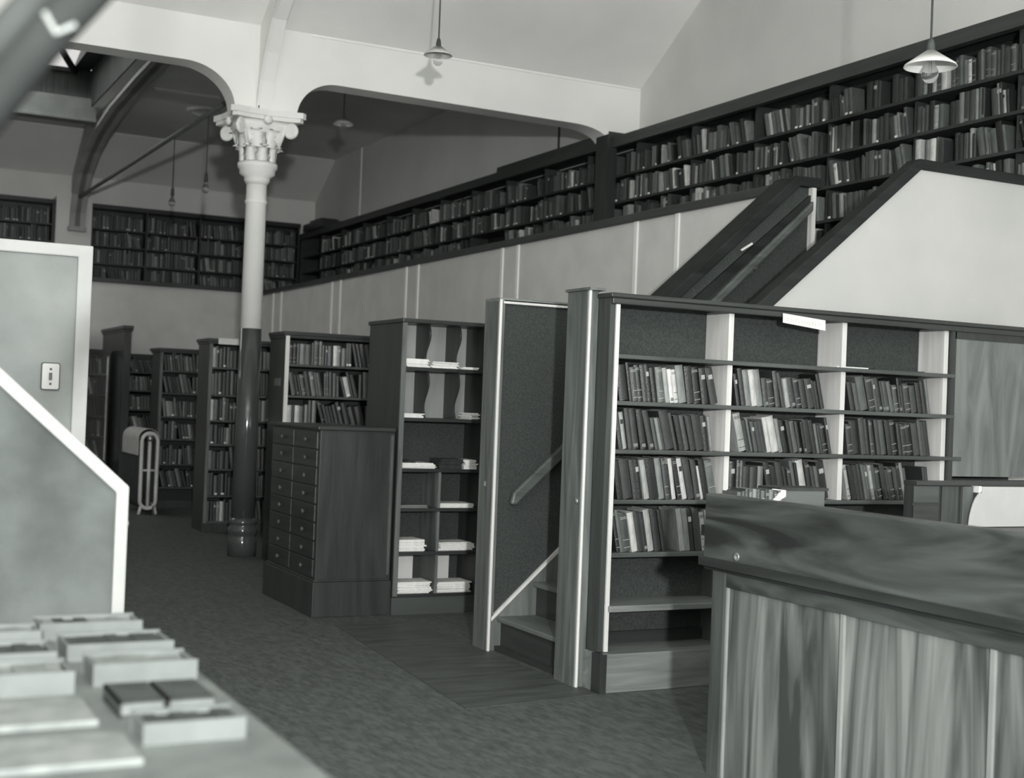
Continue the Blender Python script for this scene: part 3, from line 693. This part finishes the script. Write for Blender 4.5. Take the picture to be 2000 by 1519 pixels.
# ------------------------------------------------------------------ counter (near right)
ct = empty('counter', (3.35, 3, 0), 'long issue counter of figured wood with heavy dark top rail and panelled front', 'counter')
Bx(3.28, 3.36, -.6, 4.62, .895, 1.165).build('top_rail', cnt_rail, ct, bevel=.008)
MB().prism([(3.27, .865), (3.27, .9), (3.36, .9), (3.36, .845), (3.305, .845), (3.295, .865)], 'y', -.6, 4.64).build('moulding', wood('moulding_wood', .02, .05, 'y', 8), ct)
Bx(3.315, 3.36, -.6, 4.5, .785, .845).build('band', cnt_band, ct)
Bx(3.305, 3.36, 4.5, 4.58, 0, .845).build('corner_post', wood('post_wood', .05, .09, 'z', 10), ct)
ys = [4.5, 3.79, 3.08, 2.37, 1.66, .95, .24, -.47]
for a, b in zip(ys[:-1], ys[1:]):
    Bx(3.33, 3.36, b + .009, a - .009, 0, .785).build('front_panel', cnt_pan, ct)
for y in ys: Bx(3.318, 3.34, y - .009, y + .009, 0, .785).build('batten', mat('counter_batten', .22, .27, .5), ct)
Bx(3.36, 3.9, -.6, 4.6, .93, .97).build('work_top', dky, ct)
Bx(3.64, 6.0, 4.6, 5.15, .93, .98).build('return_top', dkx, ct)
Bx(3.75, 6.0, 5.0, 5.04, 0, .93).build('return_front', dkx, ct)
MB().lathe([(.012, 0), (.017, .004), (.017, .008), (.012, .01), (.01, .002), (0, .002)], (0, 0, 0), 20, 0, Matrix.Translation((3.28, 4.38, .925)) @ Matrix.Rotation(-PI / 2, 4, 'Y')).build('keyhole_ring', glint, ct)
cc = empty('card_cabinet', (4.92, 4.95, .98), 'small wooden card boxes under a dark ledge behind the counter', 'card cabinet')
Bx(4.735, 5.14, 4.93, 4.99, .98, 1.19).build('carcase', dk, cc)
Bx(4.735, 4.90, 4.92, 4.93, 1.10, 1.185).build('drawer', wood('box_wood', .05, .08, 'x', 9), cc, bevel=.003)
Bx(4.735, 4.90, 4.92, 4.93, 1.0, 1.09).build('drawer', dkx, cc, bevel=.003)
Bx(4.92, 5.03, 4.92, 4.93, 1.0, 1.185).build('drawer', wood('box_wood2', .04, .065, 'z', 9), cc, bevel=.003)
Bx(5.05, 5.12, 4.91, 4.93, .98, 1.185).build('end_post', wood('box_wood3', .06, .1, 'z', 9), cc, bevel=.003)
Bx(4.73, 5.75, 4.90, 4.99, 1.19, 1.208).build('ledge', dkx, cc)
Bx(5.125, 5.145, 4.88, 4.93, 1.155, 1.188).build('bracket', lw, cc)
# curled white sheet
vs = []; nx = 20
def edge_z(q): return q
outl = [(5.145, 1.185), (5.143, 1.165), (5.138, 1.16)] + arc(5.215, 1.02, .15, 125, 175, 8, .14) + [(5.062, 1.02)]
outl = [(5.150, 1.186), (5.148, 1.163), (5.125, 1.150), (5.105, 1.128), (5.09, 1.10), (5.078, 1.07), (5.070, 1.04), (5.062, .985), (5.7, .985), (5.7, 1.186)]
tag(MB().prism(outl, 'y', 4.88, 4.886).build('paper_sheet', mat('sheet_paper', .38, .42, .8, 6)), 'large white sheet with curved edge hanging below the dark ledge behind the counter', 'paper sheet')
x = 3.68
for i in range(11):
    t_ = random.uniform(.016, .028); h_ = .175 + random.uniform(-.01, .01)
    b = dict(u=x, z=.98, t=t_, h=h_, d=.12, th=0, ci=random.choice([1, 2, 3, 4, 6, 7, 5]), pos=4.93, orient='front', where=('row standing behind counter rail', 'small books standing behind the counter rail'), i=i, n=11)
    BOOKS.append(b); x += t_ + .0015
# thick book lying open on its face
ob = empty('register', (4.1, 4.98, .98), 'thick grey register lying behind the counter rail beside the small books', 'book')
Bx(3.94, 4.20, 4.95, 5.1, 1.06, 1.155).build('page_block', wood('page_edges', .09, .13, 'x', 12), ob)
Bx(3.93, 4.215, 4.94, 5.11, 1.155, 1.168).box(3.93, 4.215, 4.94, 5.11, 1.045, 1.06).build('cover', dk, ob)
Bx(3.95, 4.21, 4.95, 5.1, .98, 1.045).build('lower_volume', dkx, ob)
MB().prism([(3.93, 1.16), (3.93, 1.13), (3.875, 1.105)], 'y', 4.9, 5.0).build('turned_page', paper, ob)

# ------------------------------------------------------------------ left foreground
dr = empty('door', (.5, 6.27, 0), 'pale board door with light frame and a switch on it, left side', 'door')
Bx(-.6, .955, 6.25, 6.28, 0, 2.12).build('board', door_m, dr)
MB().prism([(.955, 0), (1.02, 0), (1.02, 2.15), (-.6, 2.15), (-.6, 2.095), (.955, 2.095)], 'y', 6.235, 6.295).build('frame', trim_m, dr, bevel=.006)
sw = empty('light_switch', (.86, 6.24, 1.49), 'white switch plate with dark border on the pale door', 'light switch')
ds = Matrix.Translation((.858, 6.25, 1.553))
def rrect(w_, h_, r_):
    p = []
    for (x_, z_, a_) in ((w_ - r_, h_ - r_, 0), (-w_ + r_, h_ - r_, 90), (-w_ + r_, -h_ + r_, 180), (w_ - r_, -h_ + r_, 270)): p += arc(x_, z_, r_, a_, a_ + 90, 4)
    return p
MB().prism(rrect(.041, .062, .01), 'y', -.008, 0, 0, ds).build('border', dk, sw)
MB().prism(rrect(.036, .057, .008), 'y', -.011, -.001, 0, ds).build('plate', white_board, sw)
MB().box(-.007, .006, -.018, -.01, -.016, .016, 0, ds).build('toggle', dk, sw)
for z_ in (.032, -.034): MB().box(-.005, .005, -.0125, -.01, z_ - .005, z_ + .005, 0, ds).build('screw', dk, sw)
pn = empty('slanted_partition', (.4, 4.52, 0), 'grey screen with sloping pale trimmed edge standing in front of the door', 'partition')
MB().prism([(-.5, 0), (.838, 0), (.838, 1.165), (-.5, 2.37)], 'y', 4.50, 4.54).build('board', slant_m, pn)
MB().prism([(.838, 0), (.88, 0), (.88, 1.185), (-.5, 2.43), (-.5, 2.37), (.838, 1.165)], 'y', 4.48, 4.56).build('trim', trim_m, pn, bevel=.006)
MB().lathe([(.010, 0), (.014, .003), (.014, .007), (.010, .008)], (0, 0, 0), 16, 0, Matrix.Translation((.88, 4.52, 1.06)) @ Matrix.Rotation(PI / 2, 4, 'Y')).build('ring_catch', metal_m, pn)

dz = .96
dsk = empty('desk', (.1, 2, 0), 'pale topped issue desk in the near left corner', 'desk')
Bx(-.9, .66, -.5, 3.22, dz - .04, dz).build('desk_top', desk_m, dsk, bevel=.01)
Bx(.55, .60, -.4, 3.1, 0, dz - .04).box(-.8, .6, 3.05, 3.1, 0, dz - .04).build('desk_front', md, dsk)
def tray(x0, x1, y0, y1, h, label, cards=14, cm=None, m=tray_m):
    h *= .68
    t_ = empty('card_tray', ((x0 + x1) / 2, (y0 + y1) / 2, dz), label, 'card tray')
    b_ = Bx(x0 + .004, x1 - .004, y0 + .003, y1 - .003, dz + .002, dz + .008)
    b_.box(x0, x1, y0, y0 + .007, dz, dz + h).box(x0, x1, y1 - .007, y1, dz, dz + h).box(x0 + .001, x0 + .008, y0 + .007, y1 - .007, dz, dz + h * .9).box(x1 - .008, x1 - .001, y0 + .007, y1 - .007, dz, dz + h * .9)
    b_.build('tray', m, t_)
    for i in range(cards):
        q = x0 + .012 + (x1 - x0 - .026) * i / cards
        MB().box(q, q + (x1 - x0) / cards * .85, y0 + .012, y1 - .012, dz + .009, dz + h * random.uniform(.72, .9)).build('card_bundle', cm or random.choice([card_m, card_g, card_m]), t_)
    return t_
tray(.41, .625, 2.98, 3.09, .055, 'pale card tray at the far end of the desk, right row', 8)
tray(.43, .64, 2.74, 2.88, .05, 'pale card tray second from the far end, right row', 7, card_g)
tray(.44, .63, 2.50, 2.62, .06, 'pale card tray third from the far end, right row', 8, card_m)
tray(.19, .40, 2.88, 2.98, .06, 'pale card tray at the far end, left row', 8, card_m)
tray(.18, .40, 2.66, 2.80, .055, 'grey card tray second from the far end, left row', 7, card_g)
tray(.16, .40, 2.45, 2.58, .06, 'pale card tray third from the far end, left row', 8, card_m)
tray(.44, .60, 2.06, 2.16, .05, 'pale card tray nearest to the viewer', 6, card_g)
for i, (x0, x1, y0, y1, lab) in enumerate([(.44, .515, 2.25, 2.40, 'dark small book lying open-faced on the desk, left of a pair'), (.52, .60, 2.25, 2.40, 'dark small book lying on the desk, right of a pair')]):
    o = empty('book', ((x0 + x1) / 2, y0, dz), lab, 'book')
    Bx(x0, x1, y0, y1, dz, dz + .004).box(x0, x1, y0, y1, dz + .022, dz + .026).box(x0, x0 + .004, y0, y1, dz, dz + .026).build('cover', card_g, o)
    Bx(x0 + .004, x1 - .002, y0 + .003, y1 - .003, dz + .004, dz + .022).build('page_block', card_m, o)
for i, (x0, x1, y0, y1) in enumerate([(.10, .40, 2.2, 2.38), (.12, .42, 1.95, 2.12)]):
    tag(Bx(x0, x1, y0, y1, dz, dz + .012).build('ledger', card_m, bevel=.003), ['pale flat ledger lying beside the dark small books', 'pale flat ledger lying nearest on the desk'][i], 'ledger')

# blurred bracket hanging close to the lens, top left
hb = empty('hanging_bracket', (.18, 1.58, 1.9), 'out-of-focus dark bracket hanging close by at top left', 'bracket')
MB().tube([(.10, 1.6, 1.74), (.19, 1.575, 1.885), (.27, 1.54, 1.99)], .024, 12).build('arm', leather, hb)
MB().tube([(.265, 1.542, 1.985), (.27, 1.54, 2.3), (.27, 1.54, 5.65)], .012, 10).build('hanging_rod', leather, hb)
MB().tube([(.13, 1.60, 1.86), (.20, 1.58, 1.96)], .02, 12).build('upper_arm', mat('bracket_arm', .03, .045, .8), hb)
MB().tube([(.190, 1.55, 1.915), (.203, 1.545, 1.893), (.222, 1.535, 1.903)], .0035, 8).build('clip', mat('clip_metal', .2, .25, .6), hb)

# ------------------------------------------------------------------ pendant lamps
def pendant(x, y, zb, top, label, shade=True, s=1.0, group=None):
    """zb = z of the shade's lower rim"""
    p = empty('pendant_lamp', (x, y, zb), label, 'pendant lamp', group)
    MB().tube([(x, y, zb + .12 * s), (x, y, top)], .006, 6).build('cord', cord_m, p)
    MB().lathe([(0, .14), (.012, .14), (.02, .11), (.022, .05), (.018, .04), (0, .04)][::-1], (x, y, zb), 14).build('socket', cord_m, p)
    if shade:
        MB().lathe([(.127 * s, 0), (.125 * s, .004), (.022 * s, .075), (.022 * s, .082), (.126 * s, .010), (.131 * s, .0), (.127 * s, 0)], (x, y, zb), 40, cap=False).build('shade', shade_m, p)
    zo = zb - .005
    bl = MB().lathe([(.0, -.075), (.02, -.073), (.034, -.06), (.041, -.042), (.042, -.028), (.036, -.008), (.024, .018), (.017, .035), (.016, .05)], (x, y, zo), 20).build('bulb', glass, p)
    MB().tube([(x - .006, y, zo + .03), (x - .008, y, zo - .02), (x + .008, y, zo - .02), (x + .006, y, zo + .03)], .0015, 5).build('filament', metal_m, bl)
    return p
pendant(4.82, 5.0, 3.275, 5.65, 'white enamel pendant lamp with clear bulb over the near stair guard')
pendant(4.29, 10.0, 4.34, 5.65, 'small pendant lamp with conical shade hanging before the right arch', s=.9)
pendant(5.32, 15.2, 4.80, 5.65, 'distant pendant lamp hanging in the far bay right of the capital', s=.95)
pendant(3.44, 14.15, 3.72, 4.47, 'bare bulb hanging from the tie rod, nearer the column', False)
pendant(3.43, 15.7, 3.76, 4.49, 'bare bulb hanging from the tie rod, farther from the column', False)

# floor mat at the stair foot
fm = MB().prism([(3.0, 8.0), (2.88, 6.3), (2.83, 5.93), (3.5, 6.0), (5.5, 6.03), (5.5, 5.9), (6.0, 5.9), (6.0, 6.03), (3.6, 6.03), (3.6, 8.0)], 'z', 0, .003)
fm = MB().prism([(3.02, 8.4), (2.83, 5.93), (3.64, 6.03), (3.59, 7.5), (3.59, 8.4)], 'z', 0, .004)
tag(fm.build('floor_mat', lino_d), 'darker strip of matting on the floor before the stair foot', 'mat')

finish_books()
